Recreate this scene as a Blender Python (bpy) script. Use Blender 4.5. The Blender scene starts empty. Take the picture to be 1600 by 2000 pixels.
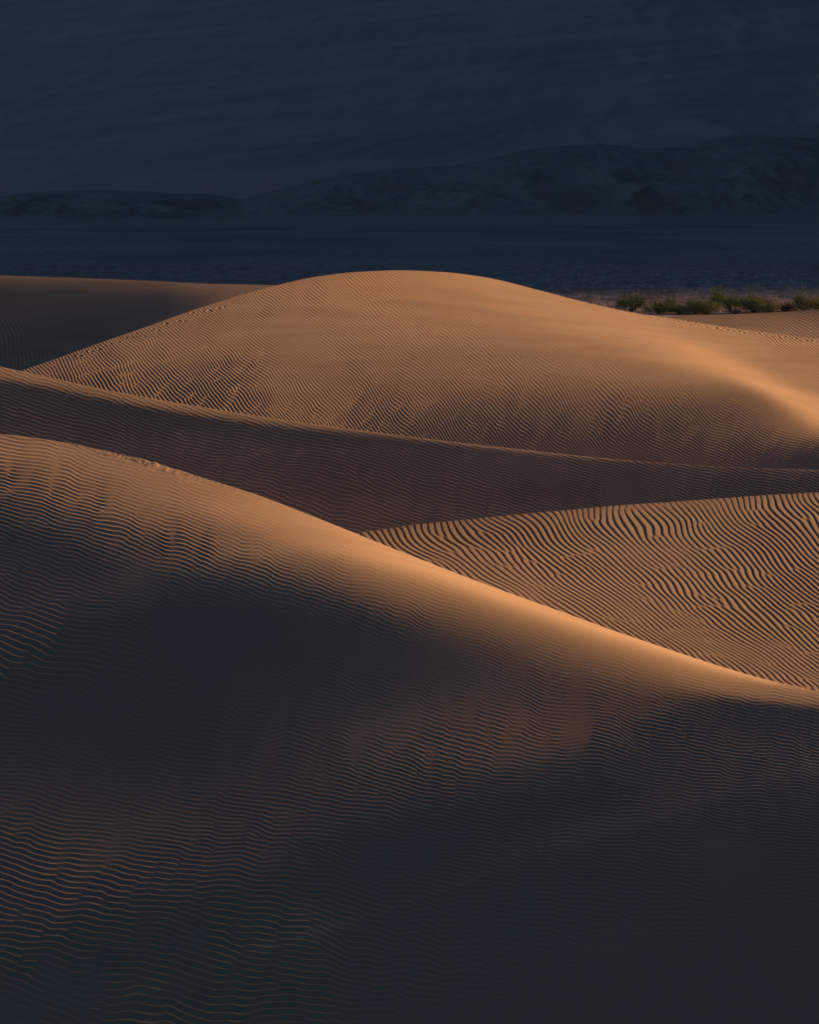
import bpy, math, random, time
T0 = time.time()
import numpy as np

rad = math.radians
# ------------------------------------------------------------------ camera, sky, sun, exposure
FPX = 1000.0 / math.tan(rad(8.0))          # focal length in pixels of a 1600 x 2000 frame
HORIZON = 400.0                            # eye level lies 600 px above the middle of the frame
PITCH = math.atan((1000.0 - HORIZON) / FPX)
CAM_Z = 10.0
scene = bpy.context.scene
C = scene.collection
cd = bpy.data.cameras.new("camera")
cam = bpy.data.objects.new("camera", cd)
C.objects.link(cam)
cam.location = (0, 0, CAM_Z)
cam.rotation_euler = (math.pi / 2 - PITCH, 0, 0)
cd.sensor_fit = 'VERTICAL'
cd.sensor_height = 24.0
cd.lens = 12.0 / math.tan(rad(8.0))
cd.clip_start = 0.5
cd.clip_end = 60000
scene.camera = cam

SUN_EL = rad(10.0)
SUN_PHI = rad(32.0)                        # from +x (the right) towards +y (beyond)
world = bpy.data.worlds.new("World")
scene.world = world
world.use_nodes = True
wn = world.node_tree
wn.nodes.clear()
sky = wn.nodes.new("ShaderNodeTexSky")
sky.sky_type = 'NISHITA'
sky.sun_disc = False
sky.sun_elevation = SUN_EL
sky.sun_rotation = math.pi / 2 - SUN_PHI
sky.air_density = 1.0
sky.dust_density = 1.0
sky.ozone_density = 2.0
wmul = wn.nodes.new("ShaderNodeMix")
wmul.data_type = 'RGBA'
wmul.blend_type = 'MULTIPLY'
wmul.inputs[0].default_value = 1.0
wmul.inputs[7].default_value = (0.138, 0.235, 0.44, 1)
wbg = wn.nodes.new("ShaderNodeBackground")
wbg.inputs[1].default_value = 0.05
wout = wn.nodes.new("ShaderNodeOutputWorld")
wn.links.new(sky.outputs[0], wmul.inputs[6])
wn.links.new(wmul.outputs[2], wbg.inputs[0])
wn.links.new(wbg.outputs[0], wout.inputs[0])

sd = bpy.data.lights.new("sun", 'SUN')
sd.energy = 5.0
sd.angle = rad(5.0)
sd.color = (1.0, 0.605, 0.315)
sun = bpy.data.objects.new("sun", sd)
C.objects.link(sun)
sx, sy, sz = (math.cos(SUN_EL) * math.cos(SUN_PHI), math.cos(SUN_EL) * math.sin(SUN_PHI), math.sin(SUN_EL))
from mathutils import Vector
sun.rotation_euler = Vector((sx, sy, sz)).to_track_quat('Z', 'Y').to_euler()
sun.location = (60, 40, 40)

scene.view_settings.view_transform = 'Standard'
scene.view_settings.look = 'None'
scene.view_settings.exposure = 1.22
scene.view_settings.gamma = 1.0
scene.cycles.max_bounces = 4
scene.cycles.use_denoising = True

HAZE = 0.000011

# ------------------------------------------------------------------ picture <-> place
CT, ST = math.cos(PITCH), math.sin(PITCH)
def pix_ray(px, py):
    """x/y and z/y of the line of sight through a point of the 1600 x 2000 frame"""
    a = (np.asarray(px, float) - 800) / FPX
    b = (1000 - np.asarray(py, float)) / FPX
    dy = CT + b * ST
    return a / dy, (-ST + b * CT) / dy
def project(x, y, z):
    """frame position of a place; z is measured from eye level"""
    f = y * CT - z * ST
    u = y * ST + z * CT
    return 800 + FPX * x / f, 1000 - FPX * u / f

def smooth_interp(x, xs, ys):
    """monotone-ish cubic interpolation, straight beyond the ends"""
    xs = np.asarray(xs, float); ys = np.asarray(ys, float)
    x = np.asarray(x, float)
    h = np.diff(xs); d = np.diff(ys) / h
    m = np.empty(len(xs)); m[0] = d[0]; m[-1] = d[-1]
    if len(xs) > 2:
        m[1:-1] = np.where(d[:-1] * d[1:] > 0, 2 * d[:-1] * d[1:] / (d[:-1] + d[1:] + 1e-12), 0.5 * (d[:-1] + d[1:]) * 0.3)
    i = np.clip(np.searchsorted(xs, x) - 1, 0, len(xs) - 2)
    t = (x - xs[i]) / h[i]
    tc = np.clip(t, 0, 1)
    v = ((1 + 2 * tc) * (1 - tc) ** 2 * ys[i] + tc * (1 - tc) ** 2 * h[i] * m[i]
         + tc ** 2 * (3 - 2 * tc) * ys[i + 1] + tc ** 2 * (tc - 1) * h[i] * m[i + 1])
    v = v + np.where(t < 0, (x - xs[0]) * m[0], 0) + np.where(t > 1, (x - xs[-1]) * m[-1], 0)
    return v

# ------------------------------------------------------------------ noise
def _hash(ix, iy, seed):
    h = (ix.astype(np.int64) * 374761393 + iy.astype(np.int64) * 668265263 + seed * 982451653) & 0xFFFFFFFF
    h = ((h ^ (h >> 13)) * 1274126177) & 0xFFFFFFFF
    return ((h ^ (h >> 16)) & 0xFFFFFF) / float(0xFFFFFF) * 2 - 1
def vnoise(x, y, seed=0):
    ix = np.floor(x); iy = np.floor(y)
    fx = x - ix; fy = y - iy
    fx = fx ** 3 * (fx * (6 * fx - 15) + 10); fy = fy ** 3 * (fy * (6 * fy - 15) + 10)
    ix = ix.astype(np.int64); iy = iy.astype(np.int64)
    a = _hash(ix, iy, seed); b = _hash(ix + 1, iy, seed); c = _hash(ix, iy + 1, seed); d = _hash(ix + 1, iy + 1, seed)
    return (a * (1 - fx) + b * fx) * (1 - fy) + (c * (1 - fx) + d * fx) * fy
def fbm(x, y, octaves=4, seed=0, gain=0.5, ridged=False):
    s = 0; a = 1.0; n = 0
    for o in range(octaves):
        v = vnoise(x * 2 ** o + 13.7 * o, y * 2 ** o - 7.1 * o, seed + o)
        if ridged: v = 1 - 2 * np.abs(v)
        s = s + a * v; n += a; a *= gain
    return s / n

# ------------------------------------------------------------------ wind ripples: a self-organised stripe pattern
def ripple_tile(n=1024, wave=8.0, it=14, ang=0.34, seed=3):
    r = np.random.default_rng(seed)
    u = r.standard_normal((n, n))
    ky = np.fft.fftfreq(n)[:, None]; kx = np.fft.rfftfreq(n)[None, :]
    k = np.hypot(kx, ky); th = np.arctan2(ky, kx + 1e-9)
    F = np.exp(-((k * wave - 1) / 0.16) ** 2) * np.exp(-(th / ang) ** 2)
    F += 0.12 * np.exp(-((k * wave - 1) / 0.22) ** 2) * np.exp(-(th / (ang * 2.6)) ** 2)
    for i in range(it):
        u = np.fft.irfft2(np.fft.rfft2(u) * F, s=(n, n))
        u /= u.std() + 1e-9
        u = np.tanh(1.4 * u)
    # keep some harmonics: sharper crests, flatter troughs
    G = np.exp(-(k * wave / 2.2) ** 4)
    w = np.fft.irfft2(np.fft.rfft2(u) * G, s=(n, n))
    return (w / np.abs(w).max()).astype(np.float32)
TILE_LONG = ripple_tile(1024, 8.0, 9, 0.42, 3)
TILE_BROKEN = ripple_tile(1024, 8.0, 8, 0.72, 8)
def tile_sample(p, q, TILE):
    """p counts ripples, q runs along them in the same unit"""
    n = TILE.shape[0]
    X = p * 8.0; Y = q * 8.0
    ix = np.floor(X).astype(np.int64); iy = np.floor(Y).astype(np.int64)
    fx = (X - ix).astype(np.float32); fy = (Y - iy).astype(np.float32)
    def wts(f):
        return (-0.5 * f + f * f - 0.5 * f ** 3, 1 - 2.5 * f * f + 1.5 * f ** 3, 0.5 * f + 2 * f * f - 1.5 * f ** 3, -0.5 * f * f + 0.5 * f ** 3)
    wx = wts(fx); wy = wts(fy)
    out = 0
    for j in range(4):
        row = 0
        yy = (iy + j - 1) % n
        for i in range(4):
            row = row + wx[i] * TILE[yy, (ix + i - 1) % n]
        out = out + wy[j] * row
    return out

# ------------------------------------------------------------------ materials
def new_mat(name):
    m = bpy.data.materials.new(name); m.use_nodes = True
    nt = m.node_tree; nt.nodes.clear()
    out = nt.nodes.new("ShaderNodeOutputMaterial")
    b = nt.nodes.new("ShaderNodeBsdfPrincipled")
    nt.links.new(b.outputs[0], out.inputs[0])
    b.inputs['Roughness'].default_value = 0.95
    b.inputs['Specular IOR Level'].default_value = 0.08
    return m, nt, b
def node(nt, kind, **kw):
    n = nt.nodes.new(kind)
    for k, v in kw.items(): setattr(n, k, v)
    return n
def sand_material(name, c1, c2, grain):
    m, nt, b = new_mat(name)
    geo = node(nt, "ShaderNodeNewGeometry")
    big = node(nt, "ShaderNodeTexNoise"); big.inputs['Scale'].default_value = 0.22; big.inputs['Detail'].default_value = 5
    fine = node(nt, "ShaderNodeTexNoise"); fine.inputs['Scale'].default_value = grain; fine.inputs['Detail'].default_value = 3
    fine.inputs['Roughness'].default_value = 0.75
    for t in (big, fine): nt.links.new(geo.outputs['Position'], t.inputs['Vector'])
    mr = node(nt, "ShaderNodeMapRange"); mr.inputs[1].default_value = 0.3; mr.inputs[2].default_value = 0.7
    nt.links.new(big.outputs[0], mr.inputs[0])
    mix = node(nt, "ShaderNodeMix", data_type='RGBA')
    nt.links.new(mr.outputs[0], mix.inputs[0])
    mix.inputs[6].default_value = (*c1, 1); mix.inputs[7].default_value = (*c2, 1)
    mr2 = node(nt, "ShaderNodeMapRange"); mr2.inputs[1].default_value = 0.25; mr2.inputs[2].default_value = 0.75
    mr2.inputs[3].default_value = 0.80; mr2.inputs[4].default_value = 1.18
    nt.links.new(fine.outputs[0], mr2.inputs[0])
    mul = node(nt, "ShaderNodeVectorMath", operation='SCALE')
    nt.links.new(mix.outputs[2], mul.inputs[0]); nt.links.new(mr2.outputs[0], mul.inputs[3])
    nt.links.new(mul.outputs[0], b.inputs['Base Color'])
    bp = node(nt, "ShaderNodeBump"); bp.inputs['Strength'].default_value = 0.35; bp.inputs['Distance'].default_value = 0.25 / grain
    nt.links.new(fine.outputs[0], bp.inputs['Height']); nt.links.new(bp.outputs[0], b.inputs['Normal'])
    b.inputs['Roughness'].default_value = 1.0
    return m
SAND = {}
def sand(grain):
    if grain not in SAND:
        SAND[grain] = sand_material("sand", (0.43, 0.285, 0.172), (0.53, 0.352, 0.21), grain)
    return SAND[grain]

# ------------------------------------------------------------------ mesh helpers
def grid_mesh(name, X, Y, Z, mat, kind='structure', label=None):
    """rows x columns of points (z from eye level) as one sheet"""
    m_, n_ = X.shape
    co = np.empty((m_ * n_, 3), np.float32)
    co[:, 0] = X.ravel(); co[:, 1] = Y.ravel(); co[:, 2] = Z.ravel() + CAM_Z
    idx = np.arange(m_ * n_, dtype=np.int32).reshape(m_, n_)
    q = np.stack([idx[1:, :-1], idx[1:, 1:], idx[:-1, 1:], idx[:-1, :-1]], -1).reshape(-1, 4)
    # make the faces look up
    p = co[q[len(q) // 2]]
    nz = np.cross(p[1] - p[0], p[2] - p[0])[2]
    if nz < 0: q = q[:, ::-1]
    me = bpy.data.meshes.new(name)
    me.vertices.add(len(co)); me.vertices.foreach_set("co", co.ravel())
    me.loops.add(q.size); me.loops.foreach_set("vertex_index", np.ascontiguousarray(q).ravel())
    me.polygons.add(len(q))
    me.polygons.foreach_set("loop_start", np.arange(0, q.size, 4, dtype=np.int32))
    me.polygons.foreach_set("use_smooth", np.ones(len(q), bool))
    me.update(calc_edges=True)
    me.materials.append(mat)
    o = bpy.data.objects.new(name, me); C.objects.link(o)
    if kind: o['kind'] = kind
    if label: o['label'] = label
    return o

# ------------------------------------------------------------------ dune relief
def knots(cols, px, py):
    """cols: {px: [(py, value), ...]} with as many knots in every column; value at (px, py)"""
    ks = sorted(cols)
    K = len(cols[ks[0]])
    P = [smooth_interp(np.clip(px, ks[0], ks[-1]), ks, [cols[k][i][0] for k in ks]) for i in range(K)]
    V = [smooth_interp(np.clip(px, ks[0], ks[-1]), ks, [cols[k][i][1] for k in ks]) for i in range(K)]
    out = np.where(py < P[0], V[0], V[-1])
    for i in range(K - 1):
        t = np.clip((py - P[i]) / np.maximum(P[i + 1] - P[i], 1e-3), 0, 1)
        t = t * t * (3 - 2 * t) * 0.5 + t * 0.5
        out = np.where((py >= P[i]) & (py < P[i + 1]), V[i] * (1 - t) + V[i + 1] * t, out)
    return out

class Stencil:
    """rows of a sparse linear operator on the coarse grid"""
    def __init__(self, cols, vals): self.c = cols; self.v = vals            # (rows, k) each
    def __matmul__(self, z): return (self.v * z[self.c]).sum(1)
def st_join(w1, s1, w2, s2):
    return Stencil(np.concatenate([s1.c, s2.c], 1), np.concatenate([w1[:, None] * s1.v, w2[:, None] * s2.v], 1))

def solve_relief(ridge, yr, base, yn, light, px0, px1, N=104, M=76, pw=1.6, smooth=1.0, basew=0.6, it=10, crest=0.0, cross=0.04, vis=4.0, damp=0.6):
    """Height of a dune's near side between its crest and its foot, so that it turns to and away from the sun as wanted.
    ridge, base: {px: py}; yr, yn: {px: distance}; light: knots of the wanted cosine to the sun."""
    N += N % 2
    kr = sorted(ridge); kb = sorted(base)
    pxs = np.linspace(px0, px1, N)
    tau = np.linspace(0, 1, M); t = tau ** pw
    rp = smooth_interp(pxs, kr, [ridge[k] for k in kr])
    bp_ = smooth_interp(pxs, kb, [base[k] for k in kb])
    Yr = smooth_interp(pxs, sorted(yr), [yr[k] for k in sorted(yr)])
    Yn = smooth_interp(pxs, sorted(yn), [yn[k] for k in sorted(yn)])
    U, Rr = pix_ray(pxs, rp); _, Rb = pix_ray(pxs, bp_)
    y = Yr[:, None] * (1 - t) + Yn[:, None] * t
    x = U[:, None] * y
    zr = Rr * Yr; zb = Rb * Yn
    z = zr[:, None] * (1 - t) + zb[:, None] * t
    n = N * M
    I = np.arange(n).reshape(N, M)
    def diffop(axis):
        a = np.roll(I, 1, axis); b = np.roll(I, -1, axis)
        d = np.full((N, M), 2.0)
        if axis == 0:
            a[0] = I[0]; b[-1] = I[-1]; d[0] = 1; d[-1] = 1
        else:
            a[:, 0] = I[:, 0]; b[:, -1] = I[:, -1]; d[:, 0] = 1; d[:, -1] = 1
        d = 1 / d.ravel()
        return Stencil(np.stack([b.ravel(), a.ravel()], 1), np.stack([d, -d], 1))
    D0, D1 = diffop(0), diffop(1)
    xa, ya = (D0 @ x.ravel()), (D0 @ y.ravel())
    xb, yb = (D1 @ x.ravel()), (D1 @ y.ravel())
    det = xa * yb - ya * xb
    DX = st_join(yb / det, D0, -ya / det, D1)
    DY = st_join(-xb / det, D0, xa / det, D1)
    DXn, DYn = DX, DY                                 # at the nodes; the wanted light is asked for in the middle of the cells
    c4 = np.stack([I[1:, :-1].ravel(), I[1:, 1:].ravel(), I[:-1, :-1].ravel(), I[:-1, 1:].ravel()], 1)
    nc = len(c4)
    E0 = Stencil(c4, np.tile([.5, .5, -.5, -.5], (nc, 1))); E1 = Stencil(c4, np.tile([-.5, .5, -.5, .5], (nc, 1)))
    AV = Stencil(c4, np.full((nc, 4), .25))
    xa_, ya_, xb_, yb_ = E0 @ x.ravel(), E0 @ y.ravel(), E1 @ x.ravel(), E1 @ y.ravel()
    dt_ = xa_ * yb_ - ya_ * xb_
    DX = st_join(yb_ / dt_, E0, -ya_ / dt_, E1)
    DY = st_join(-xb_ / dt_, E0, xa_ / dt_, E1)
    xc, yc = AV @ x.ravel(), AV @ y.ravel()
    cphi, sphi = math.cos(SUN_PHI), math.sin(SUN_PHI)
    one = np.ones(nc)
    DD = st_join(cphi * one, DX, sphi * one, DY)
    DN = st_join(-sphi * one, DX, cphi * one, DY)
    L = float(np.mean(Yr - Yn))
    def second(i0, i1, i2):
        c = np.stack([i0.ravel(), i1.ravel(), i2.ravel()], 1)
        return Stencil(c, np.tile([1.0, -2.0, 1.0], (len(c), 1)))
    S0 = second(I[:-2], I[1:-1], I[2:]); S1 = second(I[:, :-2], I[:, 1:-1], I[:, 2:])
    S01c = np.stack([I[:-1, :-1].ravel(), I[1:, 1:].ravel(), I[1:, :-1].ravel(), I[:-1, 1:].ravel()], 1)
    S01 = Stencil(S01c, np.tile([1.0, 1.0, -1.0, -1.0], (len(S01c), 1)))
    B = 2 * M                                        # two columns of the grid per block
    nb = n // B
    def solve(parts, rhs):
        Dg = np.zeros((nb, B, B)); Up = np.zeros((nb, B, B))
        Dt = np.zeros((nb, B, B))
        for s_, w in parts:
            k = s_.c.shape[1]
            r = np.repeat(s_.c[:, :, None], k, 2).ravel(); c = np.repeat(s_.c[:, None, :], k, 1).ravel()
            v = (w[:, None, None] * s_.v[:, :, None] * s_.v[:, None, :]).ravel()
            br, bc = r // B, c // B
            for off, T in ((0, Dg), (1, Up)):
                q = (bc - br) == off
                f = (br[q] * B + r[q] % B) * B + c[q] % B
                T += np.bincount(f, weights=v[q], minlength=nb * B * B).reshape(nb, B, B)
        R = rhs.reshape(nb, B)
        Cp = np.zeros((nb, B, B)); dp = np.zeros((nb, B))
        for i in range(nb):
            if i == 0: A_, r_ = Dg[0], R[0]
            else:
                A_ = Dg[i] - Up[i - 1].T @ Cp[i - 1]; r_ = R[i] - Up[i - 1].T @ dp[i - 1]
            sol = np.linalg.solve(A_, np.concatenate([Up[i], r_[:, None]], 1))
            Cp[i] = sol[:, :B]; dp[i] = sol[:, B]
        out = np.zeros((nb, B)); out[-1] = dp[-1]
        for i in range(nb - 2, -1, -1): out[i] = dp[i] - Cp[i] @ out[i + 1]
        return out.ravel()
    def at_(s_, w, tgt):
        return np.bincount(s_.c.ravel(), weights=(s_.v * (w * tgt)[:, None]).ravel(), minlength=n)
    hx_ = (xa.reshape(N, M) ** 2).mean() ** 0.5; hy_ = (Yr - Yn).mean() / M
    ws = smooth * 1.0
    k0 = (ws * 1.0) ** 2 / hx_ ** 2 * np.ones(len(S0.c)); k1 = (ws * 0.8) ** 2 / hy_ ** 2 * np.ones(len(S1.c)); k01 = ws ** 2 / (hx_ * hy_) * np.ones(len(S01.c))
    for k in range(it):
        p, q = project(xc, yc, AV @ z.ravel())
        g = knots(light, p, q).reshape(N - 1, M - 1)
        for _ in range(1):                           # no finer than the grid can carry
            g = np.concatenate([g[:1], g, g[-1:]], 0); g = 0.25 * g[:-2] + 0.5 * g[1:-1] + 0.25 * g[2:]
            g = np.concatenate([g[:, :1], g, g[:, -1:]], 1); g = 0.25 * g[:, :-2] + 0.5 * g[:, 1:-1] + 0.25 * g[:, 2:]
        g = g.ravel()
        gx = (DX @ z.ravel()); gy = (DY @ z.ravel())
        nrm = np.sqrt(1 + gx ** 2 + gy ** 2)
        tgt = math.tan(SUN_EL) - g * nrm / math.cos(SUN_EL)
        parts = [(S0, k0), (S1, k1), (S01, k01), (DN, one * cross ** 2), (DD, one)]
        rhs = at_(DD, one, tgt)
        for idx, w, val in ((I[:, 0], 200.0, zr), (I[:, -1], basew, zb)):
            parts.append((Stencil(idx[:, None], np.ones((len(idx), 1))), np.full(len(idx), w)))
            rhs += np.bincount(idx, weights=w * val, minlength=n)
        if crest > 0:          # the crest must be seen from the front, not hide behind its own shoulder
            for jj in (0, 1, 2):
                o = I[:, jj]
                R = st_join(np.ones(N), Stencil(DYn.c[o], DYn.v[o]), U, Stencil(DXn.c[o], DXn.v[o]))
                need = Rr + 0.03
                ww = np.where((R @ z.ravel() < need) | (k == 0), crest, 0.0)
                parts.append((R, ww)); rhs += at_(R, ww, need)
        # every point of the near side is in view from the front
        DV = st_join(one, DY, xc / yc, DX)
        need = (AV @ z.ravel()) / yc + 0.012
        ww = np.where((DV @ z.ravel() < need), vis, 0.0)
        parts.append((DV, ww)); rhs += at_(DV, ww, need)
        z1 = solve(parts, rhs).reshape(N, M)
        z = z1 if k == 0 else z + damp * (z1 - z)
    p, q = project(x, y, z)
    return dict(px=pxs, tau=tau, U=U, Yr=Yr, Yn=Yn, Rr=Rr, z=z, zr=zr, pw=pw, q=q)

def spline_matrix(n, f):
    """natural cubic spline through n even nodes, evaluated at fractional indices f"""
    T = np.zeros((n, n)); R = np.zeros((n, n))
    T[0, 0] = T[-1, -1] = 1
    for i in range(1, n - 1):
        T[i, i - 1:i + 2] = (1, 4, 1); R[i, i - 1:i + 2] = (6, -12, 6)
    K = np.linalg.solve(T, R)                          # second derivatives from values
    i = np.clip(np.floor(f).astype(int), 0, n - 2); t = f - i
    r = np.arange(len(f))
    M_ = np.zeros((len(f), n)); M_[r, i] = 1 - t; M_[r, i + 1] = t
    return M_ + (((1 - t) ** 3 - (1 - t)) / 6)[:, None] * K[i] + ((t ** 3 - t) / 6)[:, None] * K[i + 1]
def cubic_up(Zc, xi, yi):
    return spline_matrix(Zc.shape[0], xi) @ Zc @ spline_matrix(Zc.shape[1], yi).T

def phase_field(ctrl, x0, x1, y0, y1, n=34, m=34):
    """Ripple layout from samples (px, py, angle down to the right in degrees, spacing px): returns P and Q samplers."""
    gx = np.linspace(x0, x1, n); gy = np.linspace(y0, y1, m)
    GX, GY = np.meshgrid(gx, gy, indexing='ij')
    c = np.array(ctrl, float)
    d2 = ((GX[..., None] - c[:, 0]) / 1.0) ** 2 + ((GY[..., None] - c[:, 1]) * 1.6) ** 2
    w = 1 / (d2 + 45.0 ** 2) ** 2.0
    w /= w.sum(-1, keepdims=True)
    a2 = np.arctan2((w * np.sin(2 * np.radians(c[:, 2]))).sum(-1), (w * np.cos(2 * np.radians(c[:, 2]))).sum(-1)) / 2
    lam = np.exp((w * np.log(c[:, 3])).sum(-1))
    tx, ty = np.cos(a2), np.sin(a2)             # along the crest (y runs down the frame)
    nx, ny = -ty, tx                            # across
    N_ = n * m; I = np.arange(N_).reshape(n, m)
    hx = gx[1] - gx[0]; hy = gy[1] - gy[0]
    A = []; rP = []; rQ = []
    H = np.zeros((N_, N_)); bP = np.zeros(N_); bQ = np.zeros(N_)
    def add(i, j, h, tp, tq):
        i = i.ravel(); j = j.ravel(); tp = tp.ravel() * h; tq = tq.ravel() * h
        np.add.at(H, (i, i), 1); np.add.at(H, (j, j), 1); np.add.at(H, (i, j), -1); np.add.at(H, (j, i), -1)
        np.add.at(bP, j, tp); np.add.at(bP, i, -tp); np.add.at(bQ, j, tq); np.add.at(bQ, i, -tq)
    mid0 = lambda f: 0.5 * (f[1:] + f[:-1])
    mid1 = lambda f: 0.5 * (f[:, 1:] + f[:, :-1])
    add(I[:-1], I[1:], hx, mid0(nx / lam), mid0(tx / lam))
    add(I[:, :-1], I[:, 1:], hy, mid1(ny / lam), mid1(ty / lam))
    H[0, 0] += 1e-3; H += np.eye(N_) * 1e-9
    s = np.linalg.solve(H, np.stack([bP, bQ], 1))
    return s[:, 0].reshape(n, m), s[:, 1].reshape(n, m), gx, gy

def bilin_cubic(F, gx, gy, X, Y):
    """smooth lookup of a coarse field, clamped"""
    n, m = F.shape
    fx = np.clip((X - gx[0]) / (gx[1] - gx[0]), 0.0, n - 1.001); fy = np.clip((Y - gy[0]) / (gy[1] - gy[0]), 0.0, m - 1.001)
    ix = fx.astype(int); iy = fy.astype(int); tx = fx - ix; ty = fy - iy
    def w4(t): return (-0.5 * t + t * t - 0.5 * t ** 3, 1 - 2.5 * t * t + 1.5 * t ** 3, 0.5 * t + 2 * t * t - 1.5 * t ** 3, -0.5 * t * t + 0.5 * t ** 3)
    wx = w4(tx); wy = w4(ty)
    Fp = np.pad(F, 1, mode='reflect', reflect_type='odd')
    out = 0
    for i in range(4):
        for j in range(4):
            out = out + wx[i] * wy[j] * Fp[ix + i, iy + j]
    return out

def build_dune(name, rel, ripples, amp, step_px, row_px, grain, far_len, far_slope, far_round, seed, label,
               lumps=0.0, lump_len=6.0, extra=None, foot_drop=6.0, asym=0.25, wob=1.5, shape=0.35, along=1.35, tile=TILE_LONG, wob2=0.10):
    """The relief, refined to about a pixel, with its wind ripples as real relief, its lee side and a foot that dives under the next dune."""
    pxs, tau = rel['px'], rel['tau']
    ncol = int((pxs[-1] - pxs[0]) / step_px)
    fi = np.linspace(0, len(pxs) - 1, ncol)
    # rows: even steps down the frame
    qm = rel['q'][len(pxs) // 4: -len(pxs) // 4]
    qd = np.abs(np.diff(qm, axis=1)).max(axis=0) + 0.5
    cum = np.concatenate([[0], np.cumsum(qd)])
    nrow = int(cum[-1] / row_px)
    fj = np.interp(np.linspace(0, cum[-1], nrow), cum, np.arange(len(tau)))
    Z = cubic_up(rel['z'], fi, fj)
    PX = np.interp(fi, np.arange(len(pxs)), pxs)
    ii = np.arange(len(pxs))
    SM = spline_matrix(len(pxs), fi)
    U = SM @ rel['U']; Yr = SM @ rel['Yr']; Yn = SM @ rel['Yn']; Rr = SM @ rel['Rr']
    t = (fj / (len(tau) - 1)) ** rel['pw']
    Y = Yr[:, None] * (1 - t) + Yn[:, None] * t
    # exact crest line
    X = U[:, None] * Y
    # lee side beyond the crest
    s0 = (Z[:, 0] - Z[:, 1]) / (Y[:, 0] - Y[:, 1])
    s0 = np.minimum(s0, Rr - 0.015)
    nf = 26
    e = (np.linspace(0, 1, nf + 1)[1:]) ** 2.2 * far_len
    zf = Z[:, :1] + s0[:, None] * e * np.exp(-e / (2 * far_round)) + far_slope * (e - far_round * (1 - np.exp(-e / far_round)))
    Yf = Y[:, :1] + e
    # foot apron that dives under what stands in front
    na = 10
    a = np.linspace(0, 1, na + 1)[1:]
    Ya = Y[:, -1:] - a * foot_drop * 2
    s1 = (Z[:, -1] - Z[:, -2]) / (Y[:, -2] - Y[:, -1] + 1e-9)
    Za = Z[:, -1:] - foot_drop * a ** 1.5
    # ripples over the near side
    p, q = project(X, Y, Z)
    if callable(ripples):
        P, Q = ripples(p, q)
    else:
        P_, Q_, gx, gy = phase_field(ripples, -400, 2000, float(q.min()) - 60, float(q.max()) + 60)
        P = bilin_cubic(P_, gx, gy, p, q); Q = bilin_cubic(Q_, gx, gy, p, q)
    Q = Q * along
    P = P + seed * 17.3; Q = Q + seed * 41.1
    P = P + wob * fbm(P / 26, Q / 16, 3, seed) + wob2 * fbm(P / 9, Q / 9, 2, seed + 9)
    # spacing in metres
    def grad(F):
        Fi = np.gradient(F, axis=0); Fj = np.gradient(F, axis=1)
        Xi = np.gradient(X, axis=0); Xj = np.gradient(X, axis=1); Yi = np.gradient(Y, axis=0); Yj = np.gradient(Y, axis=1)
        det = Xi * Yj - Yi * Xj
        return (Fi * Yj - Fj * Yi) / det, (-Fi * Xj + Fj * Xi) / det
    Px, Py = grad(P)
    lam = 1 / (np.hypot(Px, Py) + 1e-6)
    lam = np.clip(lam, 0.0, 0.45)
    h = tile_sample(P, Q, tile)
    h = tile_sample(P + asym * 0.3 * h, Q, tile)
    h = h + shape * (h * h - 0.5) * 0.6            # rounder troughs, crisper crests
    A = knots(amp, p, q) * np.clip(0.88 + (0.85 if seed < 3 else 0.4) * fbm(P / 22, Q / 26, 4, seed + 4, 0.6), 0.12, 1.6)
    ends = np.clip(np.minimum(np.arange(ncol), ncol - 1 - np.arange(ncol)) / 50.0, 0, 1)
    Z = Z + (ends * ends * (3 - 2 * ends))[:, None] * A * lam * h
    if lumps: Z = Z + lumps * fbm(X / lump_len, Y / lump_len * 0.7, 4, seed + 30) * np.minimum(1, (t[None, :] * 30))
    if extra is not None: Z = extra(X, Y, Z, p, q, fi, fj, Yr)
    XX = np.concatenate([U[:, None] * Yf[:, ::-1], X, U[:, None] * Ya], 1)
    YY = np.concatenate([Yf[:, ::-1], Y, Ya], 1)
    ZZ = np.concatenate([zf[:, ::-1], Z, Z[:, -1:] - foot_drop * a ** 1.5], 1)
    # the dune runs on past both sides of the view and sinks into its neighbours
    def wing(e, i, sgn, n=60, W=0.62):
        s_ = np.linspace(0, 1, n + 1)[1:] ** 2.0 * W
        Uw = U[e] + sgn * s_
        sl = np.clip((ZZ[e] - ZZ[i]) / (abs(U[e] - U[i])), -35, 35)
        k_ = np.ones(41) / 41; sl = np.convolve(np.pad(sl, 20, mode='edge'), k_, 'valid')
        hid = (seed == 5 and sgn > 0) or (seed == 6 and sgn < 0); s0_ = 0.002 if hid else 0.07; t_ = np.clip((s_ - s0_) / (W * (0.1 if s0_ < 0.01 else 1) - s0_), 0, 1); sink = 15 * t_ * t_ * (3 - 2 * t_)
        le = 0.09 if sgn < 0 else 0.028; ease = (le * (1 - np.exp(-s_ / le)))[:, None]
        Yw = YY[e][None] + ((YY[e] - YY[i]) / abs(U[e] - U[i]))[None] * ease
        Zw = ZZ[e][None] + sl[None] * ease - sink[:, None]
        return Uw[:, None] * Yw, Yw, Zw
    kk = min(60, ncol // 6)
    L_ = [a_[::-1] for a_ in wing(0, kk, -1)]; R_ = wing(-1, -1 - kk, 1)
    XX = np.concatenate([L_[0], XX, R_[0]]); YY = np.concatenate([L_[1], YY, R_[1]]); ZZ = np.concatenate([L_[2], ZZ, R_[2]])
    print(name, seed, 'rows', Z.shape, round(time.time() - T0, 1))
    return grid_mesh(name, XX.T, YY.T, ZZ.T, sand(grain), 'structure', label)

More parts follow.
